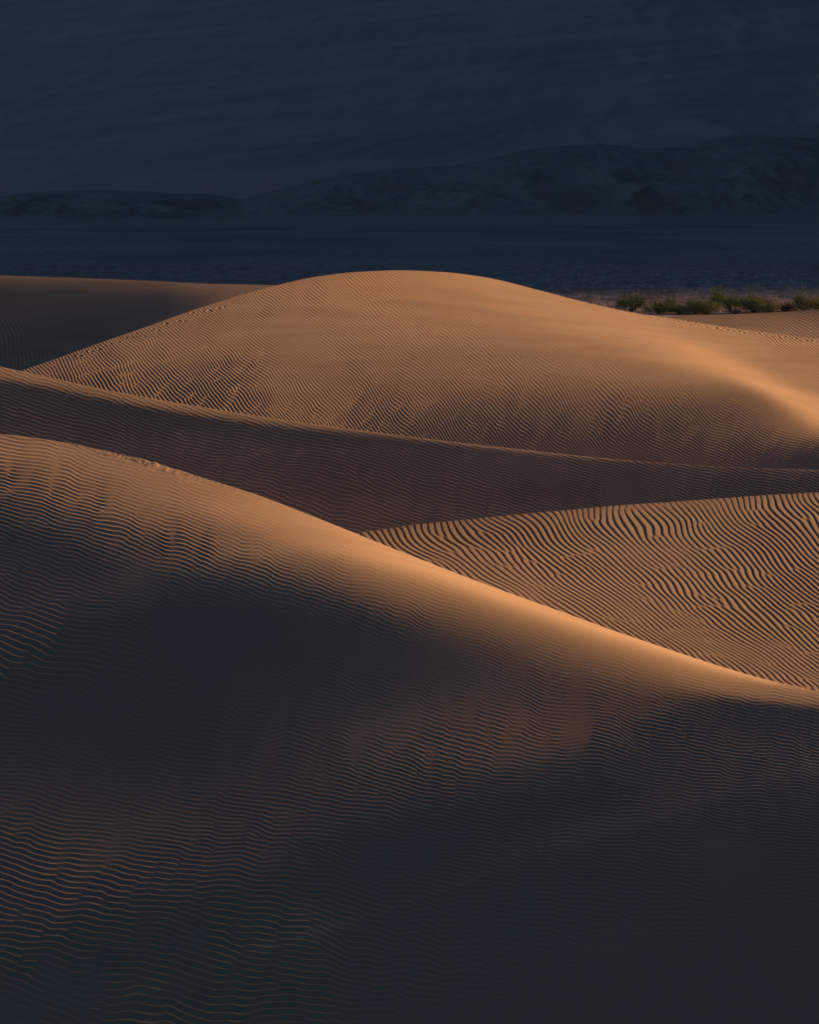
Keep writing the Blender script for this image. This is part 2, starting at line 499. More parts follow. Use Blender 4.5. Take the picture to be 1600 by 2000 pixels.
# --- the near dune whose crest falls from upper left to lower right
A_RIDGE = {-300: 835, 0: 848, 100: 860, 200: 880, 300: 904, 400: 935, 500: 966, 600: 1004, 700: 1044, 800: 1084, 900: 1123, 1000: 1160,
           1100: 1196, 1200: 1232, 1300: 1266, 1400: 1299, 1500: 1328, 1600: 1350, 1900: 1400}
A_LIGHT = {
 0:    [(848, .115), (885, .12), (935, .075), (975, .03), (1050, -.008), (1150, 0.0), (1260, 0.026), (1450, -.026), (1700, 0.006), (2000, -.024)],
 300:  [(903, .15), (945, .145), (1005, .09), (1065, .035), (1140, -.008), (1225, -.008), (1320, -.004), (1500, -.030), (1750, -.010), (2000, -.026)],
 600:  [(1005, .29), (1050, .24), (1105, .10), (1160, .05), (1235, -.008), (1295, -.003), (1370, -.010), (1530, -.028), (1760, -.006), (2000, -.032)],
 800:  [(1085, 0.451), (1115, 0.402), (1160, 0.180), (1210, 0.090), (1275, -.008), (1330, -.018), (1400, -.012), (1550, -.014), (1770, -.026), (2000, -.032)],
 1000: [(1160, 0.484), (1188, 0.451), (1217, 0.164), (1255, 0.098), (1310, -.008), (1360, -.014), (1430, -.002), (1570, -.010), (1780, -.026), (2000, -.032)],
 1200: [(1232, 0.484), (1252, 0.451), (1272, 0.148), (1300, 0.098), (1342, -.008), (1380, -.012), (1450, .006), (1580, -.012), (1800, -.026), (2000, -.032)],
 1400: [(1298, 0.459), (1307, 0.418), (1320, 0.139), (1345, 0.107), (1368, -.008), (1400, -.003), (1460, .014), (1590, -.012), (1800, -.026), (2000, -.032)],
 1600: [(1350, 0.164), (1354, 0.148), (1360, 0.131), (1375, 0.090), (1390, -.008), (1420, -.003), (1470, .012), (1600, -.012), (1810, -.026), (2000, -.032)]}
relA = solve_relief(A_RIDGE, {-300: 100, 0: 90, 800: 66, 1600: 54, 1900: 50}, {-300: 2080, 1900: 2080}, {-300: 36, 1900: 35}, A_LIGHT,
                    -260, 1860, pw=1.75, smooth=0.2, basew=0.2, crest=3.0)
A_RIP = [(0, 900, 8, 7.6), (300, 950, 10, 6.8), (600, 1060, 14, 6.2), (0, 1100, 20, 8.9), (0, 1250, 26, 15.0), (150, 1300, 27, 14.4), (300, 1350, 25, 11.6),
         (300, 1200, 20, 8.2), (600, 1300, 17, 6.8), (600, 1450, 14, 7.6), (900, 1300, 14, 6.2), (1000, 1400, 14, 7.6), (1300, 1420, 14, 6.8), (1550, 1420, 9, 6.2),
         (100, 1450, 12, 8.9), (100, 1600, 9, 9.5), (60, 1750, 16, 13.0), (60, 1900, 8, 14.4), (500, 1600, 8, 8.2), (500, 1850, 7, 13.0),
         (1000, 1600, 6, 7.6), (1500, 1600, 4, 6.2), (1000, 1850, 6, 10.3), (1500, 1850, 5, 9.5), (400, 1990, 4, 17.8), (1500, 1990, 4, 15.0), (-300, 900, 6, 7.2), (-300, 1250, 24, 13.5), (-300, 1600, 9, 9.0), (-300, 1850, 9, 13.5), (-300, 2100, 5, 15.3), (1900, 1450, 8, 6.3), (1900, 1800, 4, 9.0)]
A_AMP = {
 0:    [(848, .012), (900, .02), (1000, .022), (1100, .018), (1200, .045), (1300, .065), (1420, .035), (1600, .022), (1750, .038), (2000, .03)],
 300:  [(903, .004), (960, .010), (1050, .020), (1150, .016), (1230, .035), (1350, .05), (1450, .03), (1600, .02), (1750, .03), (2000, .026)],
 800:  [(1085, .0), (1115, .002), (1165, .006), (1220, .013), (1280, .014), (1360, .022), (1450, .026), (1600, .016), (1780, .018), (2000, .024)],
 1200: [(1232, .0), (1252, .001), (1275, .005), (1300, .012), (1345, .015), (1390, .018), (1460, .022), (1600, .014), (1800, .016), (2000, .024)],
 1600: [(1350, .004), (1354, .006), (1362, .010), (1380, .014), (1395, .012), (1420, .015), (1480, .02), (1600, .014), (1800, .016), (2000, .024)]}
def crest_wear(X, Y, Z, p, q, fi, fj, Yr):
    """blown and broken sand along the crest, roughest where a low clump of dry litter holds it"""
    e = q - q[:, :1]
    rough = 0.25 + 1.0 * np.exp(-((p - 300) / 95.0) ** 2)
    return Z + rough * (0.020 * fbm(X * 2.2, Y * 1.3, 4, 71, 0.6) + 0.018 * np.abs(fbm(X * 7, Y * 3, 2, 75))) * np.exp(-e / 9.0)
build_dune("dune", relA, A_RIP, A_AMP, 1.5, 1.25, 60.0, 30.0, -0.5, 1.2, 1, "near dune in deep shade with a bright crest falling to the lower right", extra=crest_wear)

# --- the rippled dune at the right
B_RIDGE = {500: 1062, 735: 1036, 800: 1026, 900: 1016, 1000: 1006, 1100: 997, 1200: 988, 1300: 981, 1400: 974, 1500: 967, 1600: 962, 1900: 955}
B_LIGHT = {735: [(1036, 0.090), (1050, 0.099), (1100, 0.110), (1160, 0.110)],
           1100: [(997, 0.090), (1030, 0.099), (1100, 0.119), (1230, 0.119)],
           1600: [(962, 0.090), (1010, 0.110), (1150, 0.124), (1380, 0.124)]}
relB = solve_relief(B_RIDGE, {500: 84, 735: 85, 1600: 90, 1900: 91}, {500: 1150, 800: 1170, 1600: 1480, 1900: 1580}, {500: 76, 735: 74, 1600: 60, 1900: 56}, B_LIGHT,
                    520, 1900, pw=1.2, smooth=1.2, basew=0.02, crest=3.0)
def B_RIP(p, q):
    """crests stand upright along the top of the dune and swing over to the lower right further down"""
    e = q - smooth_interp(p, sorted(B_RIDGE), [B_RIDGE[k] for k in sorted(B_RIDGE)])
    e0 = 12 + 0.085 * np.clip(p - 735, -100, 1400); wd = 22 + 0.06 * np.clip(p - 735, -100, 1400)
    soft = wd * np.logaddexp(0, (e - e0) / wd)
    S = 0.16 * e + 1.28 * soft
    S = S + 9 * np.sin(e / 17.0 + p / 55.0) * np.exp(-e / 60.0)
    return (p - S) / 12.6, q / 13.0
B_AMP = {735: [(1036, .03), (1060, .055), (1100, .052), (1160, .045)], 1600: [(962, .02), (1000, .05), (1130, .056), (1380, .042)]}
build_dune("dune", relB, B_RIP, B_AMP, 1.7, 1.3, 40.0, 22.0, -0.3, 3.0, 2, "rounded dune at the right covered in dark bending ripples", asym=0.5, wob=2.0, wob2=0.65, foot_drop=4.0, shape=-0.5, tile=TILE_BROKEN)

# --- the long low dune across the middle
C_RIDGE = {-300: 650, 0: 716, 100: 738, 200: 760, 300: 779, 400: 796, 500: 812, 600: 827, 700: 840, 800: 853, 900: 865, 1000: 876, 1100: 887, 1200: 897,
           1300: 905, 1400: 911, 1500: 915, 1600: 918, 1900: 925}
C_LIGHT = {0: [(716, 0.123), (730, 0.098), (747, -.01), (775, 0.004), (800, 0.017), (850, 0.011), (900, 0.011)],
           400: [(797, 0.123), (808, 0.082), (820, -.01), (838, 0.004), (855, 0.017), (900, 0.007), (960, 0.011)],
           800: [(853, 0.098), (858, 0.022), (867, -.01), (880, 0.011), (900, 0.007), (950, 0.010), (1040, 0.015)],
           1200: [(897, 0.066), (901, 0.019), (907, 0.011), (915, 0.011), (930, 0.007), (960, 0.011), (990, 0.011)],
           1600: [(918, 0.066), (921, 0.019), (926, 0.015), (933, 0.015), (945, 0.011), (955, 0.013), (975, 0.011)]}
relC = solve_relief(C_RIDGE, {-300: 126, 0: 122, 800: 112, 1600: 106, 1900: 104}, {-300: 880, 0: 900, 400: 1010, 735: 1080, 1600: 1010, 1900: 1000},
                    {-300: 98, 0: 98, 735: 92, 1600: 94, 1900: 92}, C_LIGHT, -260, 1860, pw=1.4, smooth=0.4, basew=0.005, crest=3.0)
C_RIP = [(0, 760, 12, 5.8), (100, 800, 22, 7.5), (300, 840, 20, 7.5), (500, 860, 18, 6.7), (0, 840, 16, 6.7), (400, 900, 14, 5.8), (600, 900, 16, 5.8), (600, 980, 24, 8.4),
         (800, 900, 22, 5.8), (800, 980, 20, 8.4), (1000, 930, 24, 5.8), (1000, 980, 14, 7.5), (1300, 940, 20, 5.8), (1500, 940, 14, 5.0), (700, 1020, 14, 9.2)]
C_AMP = {0: [(716, .015), (730, .015), (760, .03), (800, .045), (850, .035), (900, .035)], 400: [(797, .008), (808, .015), (830, .032), (855, .042), (900, .03), (1000, .035)],
         800: [(853, .008), (860, .012), (880, .025), (900, .03), (960, .055), (1040, .055)], 1600: [(918, .008), (922, .012), (930, .02), (940, .028), (955, .035), (970, .035)]}
build_dune("dune", relC, C_RIP, C_AMP, 1.7, 1.1, 35.0, 24.0, -0.35, 2.0, 3, "long low dune across the middle with a thin lit crest", foot_drop=4.0, asym=0.4, along=1.2, wob=1.2)

# --- the great lit dune
D_RIDGE = {-300: 850, -100: 780, 50: 721, 100: 704, 200: 668, 300: 633, 350: 615, 400: 598, 470: 576, 540: 557, 620: 540, 700: 531, 780: 528, 860: 531, 950: 542,
           1050: 566, 1150: 592, 1250: 613, 1300: 620, 1400: 636, 1500: 650, 1600: 662, 1900: 690}
D_LIGHT = {50:   [(720, 0.079), (726, 0.079), (732, 0.088), (740, 0.088), (760, 0.088), (780, 0.088), (800, 0.088)],
           350:  [(615, 0.097), (650, 0.097), (700, 0.106), (730, 0.106), (750, 0.106), (780, 0.106), (800, 0.106)],
           600:  [(543, 0.114), (600, 0.119), (660, 0.114), (700, 0.114), (740, 0.110), (780, 0.106), (840, 0.097)],
           800:  [(528, 0.141), (590, 0.136), (650, 0.128), (700, 0.114), (750, 0.097), (800, 0.075), (880, 0.053)],
           1000: [(552, 0.220), (600, 0.194), (640, 0.158), (690, 0.132), (740, 0.101), (800, 0.057), (900, 0.018)],
           1200: [(602, 0.229), (625, 0.246), (650, 0.238), (680, 0.194), (720, 0.132), (800, 0.062), (905, 0.009)],
           1400: [(635, 0.185), (672, 0.220), (700, 0.360), (718, 0.330), (750, 0.141), (810, 0.053), (918, 0.000)],
           1600: [(662, 0.176), (760, 0.211), (808, 0.400), (822, 0.420), (845, 0.106), (880, 0.018), (925, -.02)]}
relD = solve_relief(D_RIDGE, {-100: 128, 50: 137, 200: 149, 350: 159, 500: 167, 780: 177, 1000: 179, 1200: 176, 1400: 171, 1600: 165, 1900: 158},
                    {-300: 900, 50: 790, 400: 860, 800: 920, 1600: 990, 1900: 1000}, {-100: 118, 50: 119, 400: 119, 800: 119, 1600: 117, 1900: 116},
                    D_LIGHT, -40, 1860, pw=1.2, smooth=0.3, basew=0.004, crest=3.0)
D_RIP = [(100, 720, 60, 6.5), (250, 690, 50, 5.8), (250, 760, 58, 6.9), (400, 640, 40, 4.6), (400, 720, 48, 5.8), (400, 780, 48, 6.5), (600, 580, 32, 4.6), (600, 680, 38, 4.6), (600, 800, 44, 5.8),
         (800, 600, 34, 4.6), (800, 700, 36, 4.6), (800, 800, 40, 5.0), (1000, 650, 36, 4.6), (1000, 820, 38, 4.7), (1200, 700, 34, 4.6), (1200, 850, 26, 4.7), (1500, 870, 16, 4.7), (1400, 660, 46, 4.6), (1550, 720, 44, 5.0)]
D_AMP = {50: [(720, 0.056), (730, 0.063), (760, 0.070), (790, 0.070)], 350: [(615, 0.028), (680, 0.045), (740, 0.059), (820, 0.063)], 700: [(531, 0.028), (620, 0.025), (740, 0.036), (860, 0.050)],
         1000: [(552, 0.008), (640, 0.014), (780, 0.025), (900, 0.050)], 1300: [(620, 0.011), (680, 0.003), (780, 0.017), (910, 0.049)], 1600: [(662, 0.049), (780, 0.025), (825, 0.004), (925, 0.056)]}
def footprints(X, Y, Z, p, q, fi, fj, Yr):
    r = np.random.default_rng(5)
    d = np.zeros_like(Z)
    spots = []
    for k in range(46):                       # walkers' tracks along the right shoulder of the crest
        spots.append((1215 + k * 8.8 + r.uniform(-5, 5), 2.0 + r.uniform(0, 3.0) + (2.5 if k % 2 else 0), min(1, k / 20 + .2)))
    for k in range(26):                       # and up the left arm
        spots.append((140 + k * 13 + r.uniform(-4, 4), 5 + r.uniform(0, 9) + (5 if k % 2 else 0), 0.9 if k % 5 else 0.2))
    for sxp, off, s in spots:
        py = smooth_interp(sxp, sorted(D_RIDGE), [D_RIDGE[k] for k in sorted(D_RIDGE)]) + off
        i0 = np.searchsorted(p[:, 0], sxp - 9); i1 = np.searchsorted(p[:, 0], sxp + 9)
        sub = (slice(i0, i1), slice(0, min(90, Z.shape[1])))
        e = ((p[sub] - sxp) / r.uniform(3.0, 4.5)) ** 2 + ((q[sub] - py) / r.uniform(1.2, 1.9)) ** 2
        k_ = r.uniform(0.25, 1.0) * s
        d[sub] += 0.35 * k_ * (-0.05 * np.exp(-e) + 0.025 * np.exp(-((np.sqrt(e) - 1.7) / 0.5) ** 2))
    return Z + d
build_dune("dune", relD, D_RIP, D_AMP, 1.55, 0.9, 25.0, 45.0, -0.5, 3.0, 4, "great sunlit dune with a rounded summit", extra=footprints, asym=0.4, tile=TILE_BROKEN, along=0.9)

# --- the dunes behind it
E_RIDGE = {-300: 525, 0: 538, 150: 543, 300: 549, 400: 554, 540: 557, 700: 560, 900: 566}
E_LIGHT = {0: [(538, 0.098), (546, 0.049), (570, .008), (640, -.004), (720, -.015)], 300: [(549, 0.098), (556, 0.057), (580, .012), (620, -.002), (700, -.012)],
           500: [(556, .13), (568, .125), (600, .075), (650, .02), (700, .0)], 800: [(562, 0.107), (575, 0.098), (600, 0.082), (650, 0.041), (700, .012)]}
relE = solve_relief(E_RIDGE, {-300: 290, 0: 290, 900: 280}, {-300: 740, 0: 735, 900: 640}, {-300: 205, 0: 210, 900: 230}, E_LIGHT, -260, 880, pw=1.3, smooth=0.8, basew=0.02, crest=3.0)
E_RIP = [(0, 560, 70, 6), (0, 680, 75, 8), (300, 600, 70, 6), (500, 580, 60, 5)]
E_AMP = {0: [(538, .008), (600, .014), (700, .02)], 500: [(556, .012), (600, .02), (700, .025)]}
build_dune("dune", relE, E_RIP, E_AMP, 2.0, 1.2, 15.0, 60.0, -0.2, 6.0, 5, "low shaded dune at the far left behind the lit one", foot_drop=4.0)

F_RIDGE = {1000: 640, 1200: 626, 1300: 619, 1360: 616, 1450: 613, 1530: 609, 1600: 604, 1900: 585}
F_LIGHT = {1200: [(628, 0.123), (635, 0.123), (660, 0.123)], 1500: [(611, 0.090), (618, 0.115), (655, 0.123)], 1600: [(604, 0.033), (612, 0.082), (665, 0.123)]}
relF = solve_relief(F_RIDGE, {1000: 250, 1900: 262}, {1000: 700, 1900: 730}, {1000: 205, 1900: 205}, F_LIGHT, 1010, 1890, pw=1.2, smooth=1.0, basew=0.3, crest=3.0)
F_RIP = [(1350, 620, 50, 5), (1600, 630, 40, 6), (1500, 650, 42, 6)]
F_AMP = {1300: [(620, .02), (640, .028), (660, .03)], 1600: [(605, .02), (630, .03), (665, .03)]}
build_dune("dune", relF, F_RIP, F_AMP, 1.8, 0.9, 15.0, 40.0, -0.12, 6.0, 6, "low rippled dune at the far right in front of the bushes", foot_drop=4.0)

# ------------------------------------------------------------------ the valley floor, hills and mountains
GROUND = -9.9
def ground_material():
    m, nt, b = new_mat("desert_floor")
    geo = node(nt, "ShaderNodeNewGeometry")
    mp = node(nt, "ShaderNodeMapping"); mp.inputs['Scale'].default_value = (1, 0.25, 1)
    nt.links.new(geo.outputs['Position'], mp.inputs[0])
    n1 = node(nt, "ShaderNodeTexNoise"); n1.inputs['Scale'].default_value = 0.5; n1.inputs['Detail'].default_value = 8; n1.inputs['Roughness'].default_value = 0.75
    n2 = node(nt, "ShaderNodeTexNoise"); n2.inputs['Scale'].default_value = 0.012; n2.inputs['Detail'].default_value = 5
    for n in (n1, n2): nt.links.new(mp.outputs[0], n.inputs['Vector'])
    r1 = node(nt, "ShaderNodeValToRGB"); e = r1.color_ramp.elements
    e[0].position = 0.38; e[0].color = (0.32, 0.275, 0.19, 1); e[1].position = 0.68; e[1].color = (0.60, 0.50, 0.36, 1)
    nt.links.new(n1.outputs[0], r1.inputs[0])
    r2 = node(nt, "ShaderNodeMapRange"); r2.inputs[1].default_value = 0.35; r2.inputs[2].default_value = 0.65; r2.inputs[3].default_value = 0.7; r2.inputs[4].default_value = 1.15
    nt.links.new(n2.outputs[0], r2.inputs[0])
    mul = node(nt, "ShaderNodeVectorMath", operation='SCALE')
    nt.links.new(r1.outputs[0], mul.inputs[0]); nt.links.new(r2.outputs[0], mul.inputs[3])
    sep = node(nt, "ShaderNodeSeparateXYZ"); nt.links.new(geo.outputs['Position'], sep.inputs[0])
    n3 = node(nt, "ShaderNodeTexNoise"); n3.inputs['Scale'].default_value = 0.01; n3.inputs['Detail'].default_value = 4
    nt.links.new(geo.outputs['Position'], n3.inputs['Vector'])
    wob = node(nt, "ShaderNodeMath", operation='MULTIPLY_ADD'); wob.inputs[1].default_value = 500
    nt.links.new(n3.outputs[0], wob.inputs[0]); nt.links.new(sep.outputs[1], wob.inputs[2])
    near = node(nt, "ShaderNodeMapRange"); near.inputs[1].default_value = 650; near.inputs[2].default_value = 1000; near.inputs[3].default_value = 1; near.inputs[4].default_value = 0
    nt.links.new(wob.outputs[0], near.inputs[0])
    r3 = node(nt, "ShaderNodeValToRGB"); e3 = r3.color_ramp.elements
    e3[0].position = 0.42; e3[0].color = (0.24, 0.17, 0.13, 1); e3[1].position = 0.62; e3[1].color = (0.66, 0.46, 0.37, 1)
    nt.links.new(n1.outputs[0], r3.inputs[0])
    mx_ = node(nt, "ShaderNodeMix", data_type='RGBA'); nt.links.new(near.outputs[0], mx_.inputs[0])
    nt.links.new(mul.outputs[0], mx_.inputs[6]); nt.links.new(r3.outputs[0], mx_.inputs[7])
    sandy = node(nt, "ShaderNodeMapRange"); sandy.inputs[1].default_value = 300; sandy.inputs[2].default_value = 330; sandy.inputs[3].default_value = 1; sandy.inputs[4].default_value = 0
    nt.links.new(sep.outputs[1], sandy.inputs[0])
    mx2 = node(nt, "ShaderNodeMix", data_type='RGBA'); nt.links.new(sandy.outputs[0], mx2.inputs[0])
    nt.links.new(mx_.outputs[2], mx2.inputs[6]); mx2.inputs[7].default_value = (0.48, 0.32, 0.19, 1); nt.links.new(mx2.outputs[2], b.inputs['Base Color'])
    bp = node(nt, "ShaderNodeBump"); bp.inputs['Strength'].default_value = 0.5; bp.inputs['Distance'].default_value = 0.3
    nt.links.new(n1.outputs[0], bp.inputs['Height']); nt.links.new(bp.outputs[0], b.inputs['Normal'])
    return m
gy = np.concatenate([np.linspace(-400, 0, 5)[:-1], np.linspace(0, 600, 121)[:-1], 600 * (18500 / 600) ** np.linspace(0, 1, 150)])
gx = np.concatenate([-9000 * (200 / 9000) ** np.linspace(0, 1, 40), np.linspace(-200, 200, 101)[1:-1], 200 * (9000 / 200) ** np.linspace(0, 1, 40)])
GX, GY = np.meshgrid(gx, gy)
dip = np.clip((290 - GY) / 70, 0, 1); dip = dip * dip * (3 - 2 * dip)
def ground_z(X, Y):
    d = np.clip((290 - Y) / 70, 0, 1); d = d * d * (3 - 2 * d)
    return GROUND - 8 * d * (np.abs(X) < 1e9) + 0.25 * fbm(X / 14, Y / 20, 3, 77) * (Y < 1500)
grid_mesh("ground", GX, GY, ground_z(GX, GY), ground_material(), 'structure', "stony valley floor reaching to the hills")

def rock_material(name, c1, c2, scale, stretch=(1, 1, 1), bump=2.0):
    m, nt, b = new_mat(name)
    geo = node(nt, "ShaderNodeNewGeometry")
    mp = node(nt, "ShaderNodeMapping"); mp.inputs['Scale'].default_value = stretch
    nt.links.new(geo.outputs['Position'], mp.inputs[0])
    n1 = node(nt, "ShaderNodeTexNoise"); n1.inputs['Scale'].default_value = scale; n1.inputs['Detail'].default_value = 8; n1.inputs['Roughness'].default_value = 0.65
    nt.links.new(mp.outputs[0], n1.inputs['Vector'])
    r1 = node(nt, "ShaderNodeValToRGB"); e = r1.color_ramp.elements
    e[0].position = 0.3; e[0].color = (*c1, 1); e[1].position = 0.7; e[1].color = (*c2, 1)
    nt.links.new(n1.outputs[0], r1.inputs[0]); nt.links.new(r1.outputs[0], b.inputs['Base Color'])
    return m

# front range of dark hills, about three kilometres away
H_TOP = {-400: 400, -150: 396, 0: 386, 60: 376, 130: 372, 200: 371, 300: 376, 400: 380, 440: 384, 475: 388, 510: 380, 560: 368, 620: 352, 700: 338, 780: 329, 850: 326, 920: 318, 980: 304, 1050: 289,
         1110: 284, 1180: 282, 1260: 288, 1340: 288, 1400: 284, 1450: 278, 1500: 268, 1550: 268, 1600: 274, 1750: 300, 2000: 350}
hx = np.linspace(-470, 470, 560); hyy = np.concatenate([np.linspace(1300, 2300, 120)[:-1], np.linspace(2300, 3700, 330)])
HX, HY = np.meshgrid(hx, hyy)
pcol = 800 + FPX * HX / HY
top = smooth_interp(pcol, sorted(H_TOP), [H_TOP[k] for k in sorted(H_TOP)])
crest_y = 3000 + 120 * np.sin(HX / 190.0) + 0.25 * HX
rt = pix_ray(800, top)[1]
Hc = rt * crest_y - GROUND
dn = crest_y - HY
steep = np.clip(1 - np.abs(dn) / np.where(dn > 0, 620 + 140 * fbm(HX / 160, HX * 0, 2, 5), 480), 0, 1)
fan = np.clip(1 - dn / (1350 + 150 * fbm(HX / 200, HX * 0 + 3, 2, 6)), 0, 1)
prof = np.where(dn > 0, 0.86 * steep ** 1.25 + 0.14 * fan ** 1.6, steep ** 1.25)
wx_ = HX + 40 * fbm(HX / 130, HY / 130, 3, 15); wy_ = HY + 60 * fbm(HX / 150, HY / 150, 3, 16)
rid = fbm(wx_ / 62, wy_ / 380, 4, 21, 0.42, True)
side = np.clip(1 - prof, 0.0, 1) * np.clip(steep * 3, 0, 1)
HZ = GROUND - 3 * np.clip(1 - fan * 12, 0, 1) + Hc * prof + 15 * (rid - 0.6) * side + 4.0 * fbm(HX / 22, HY / 45, 4, 8, 0.6, True) * np.clip(steep * 3, 0, 1) * (0.25 + side)
grid_mesh("hills", HX, HY, HZ, rock_material("hill_rock", (0.40, 0.31, 0.19), (0.54, 0.43, 0.27), 0.02), 'structure', "dark eroded hills across the valley")

# the long mountain side that fills the top of the picture, with a pale fan at its foot
mx = np.linspace(-3200, 3200, 420); my = np.linspace(5200, 17000, 420)
MX, MY = np.meshgrid(mx, my)
run = np.clip(MY - 5600 + 0.55 * MX, 0, None)
MZ = GROUND + run * 0.028 + 0.0000095 * np.clip(run - 1500, 0, None) ** 2
g = fbm((MX * 0.96 - MY * 0.1) / 330 + 0.5 * fbm(MX / 900, MY / 900, 3, 3), MY / 4200, 5, 41, 0.55, True)
MZ = MZ + g * np.clip(run / 4000, 0, 1) * 26 + 12 * fbm(MX / 600, MY / 900, 4, 12) * np.clip(run / 2500, 0, 1)
def mountain_material():
    m, nt, b = new_mat("mountain_rock")
    geo = node(nt, "ShaderNodeNewGeometry")
    sep = node(nt, "ShaderNodeSeparateXYZ"); nt.links.new(geo.outputs['Position'], sep.inputs[0])
    zx = node(nt, "ShaderNodeMath", operation='MULTIPLY_ADD'); zx.inputs[1].default_value = -0.11
    nt.links.new(sep.outputs[0], zx.inputs[0]); nt.links.new(sep.outputs[2], zx.inputs[2])
    cmb = node(nt, "ShaderNodeCombineXYZ"); nt.links.new(sep.outputs[0], cmb.inputs[0]); nt.links.new(sep.outputs[1], cmb.inputs[1]); nt.links.new(zx.outputs[0], cmb.inputs[2])
    mp = node(nt, "ShaderNodeMapping"); mp.inputs['Scale'].default_value = (1 / 800, 1 / 4000, 1 / 42)
    nt.links.new(cmb.outputs[0], mp.inputs[0])
    n1 = node(nt, "ShaderNodeTexNoise"); n1.inputs['Scale'].default_value = 1.0; n1.inputs['Detail'].default_value = 9; n1.inputs['Roughness'].default_value = 0.6
    nt.links.new(mp.outputs[0], n1.inputs['Vector'])
    r1 = node(nt, "ShaderNodeValToRGB"); e = r1.color_ramp.elements
    e[0].position = 0.3; e[0].color = (0.44, 0.40, 0.22, 1); e[1].position = 0.70; e[1].color = (0.66, 0.58, 0.34, 1)
    nt.links.new(n1.outputs[0], r1.inputs[0])
    # pale reddish gravel low on the fan
    mr = node(nt, "ShaderNodeMapRange"); mr.inputs[1].default_value = 70; mr.inputs[2].default_value = 112; mr.inputs[3].default_value = 1; mr.inputs[4].default_value = 0
    nt.links.new(sep.outputs[2], mr.inputs[0])
    mix = node(nt, "ShaderNodeMix", data_type='RGBA')
    nt.links.new(mr.outputs[0], mix.inputs[0]); nt.links.new(r1.outputs[0], mix.inputs[6]); mix.inputs[7].default_value = (0.68, 0.46, 0.33, 1)
    nt.links.new(mix.outputs[2], b.inputs['Base Color'])
    return m
grid_mesh("mountain", MX, MY, MZ, mountain_material(), 'structure', "vast shaded mountain side filling the top of the view")

# unseen range added at the right, shaped to shade the valley beyond the dunes
cph, sph = math.cos(SUN_PHI), math.sin(SUN_PHI)
a_ = np.linspace(-1150, 1150, 100); b_ = np.concatenate([np.linspace(250, 420, 40)[:-1], np.linspace(420, 15000, 190)])
AA, BB = np.meshgrid(a_, b_)
ww = np.clip(1 - np.abs(AA) / 1100, 0, 1) * np.clip((BB - 251) / 60, 0, 1)
RZ = GROUND - 5 + 2450 * np.clip(ww, 0, 1) ** 0.8 * (0.9 + 0.12 * fbm(AA / 700, BB / 700, 4, 61, 0.5, True))
AA = AA + 2700 + 0.7 * BB
RX = AA * cph - BB * sph; RY = AA * sph + BB * cph
grid_mesh("shade_range", RX, RY, RZ, rock_material("shade_range_rock", (0.09, 0.075, 0.065), (0.18, 0.14, 0.12), 0.004), 'structure', "unseen range added beyond the right edge of the view to cast shade")

print("objects", len(bpy.data.objects))

# ------------------------------------------------------------------ desert bushes and dry grass beyond the dunes
def leaf_material(name, c1, c2):
    m, nt, b = new_mat(name)
    geo = node(nt, "ShaderNodeNewGeometry")
    n1 = node(nt, "ShaderNodeTexNoise"); n1.inputs['Scale'].default_value = 2.2; n1.inputs['Detail'].default_value = 3
    nt.links.new(geo.outputs['Position'], n1.inputs['Vector'])
    ad = node(nt, "ShaderNodeMath", operation='ADD'); nt.links.new(n1.outputs[0], ad.inputs[0])
    sc = node(nt, "ShaderNodeMath", operation='MULTIPLY_ADD'); sc.inputs[1].default_value = 0.5; sc.inputs[2].default_value = -0.25
    nt.links.new(geo.outputs['Random Per Island'], sc.inputs[0]); nt.links.new(sc.outputs[0], ad.inputs[1])
    mix = node(nt, "ShaderNodeMix", data_type='RGBA'); mix.inputs[6].default_value = (*c1, 1); mix.inputs[7].default_value = (*c2, 1)
    nt.links.new(ad.outputs[0], mix.inputs[0]); nt.links.new(mix.outputs[2], b.inputs['Base Color'])
    b.inputs['Roughness'].default_value = 0.7
    return m
GREEN = leaf_material("bush_leaf", (0.13, 0.165, 0.05), (0.46, 0.46, 0.18))
BROWN = leaf_material("dry_leaf", (0.09, 0.065, 0.04), (0.19, 0.13, 0.08))
GREY = leaf_material("pale_leaf", (0.16, 0.15, 0.11), (0.32, 0.29, 0.22))
m_, nt_, b__ = new_mat("bush_stem"); b__.inputs['Base Color'].default_value = (0.10, 0.07, 0.05, 1); STEM = m_
STRAW = leaf_material("straw", (0.55, 0.45, 0.36), (0.85, 0.72, 0.58))

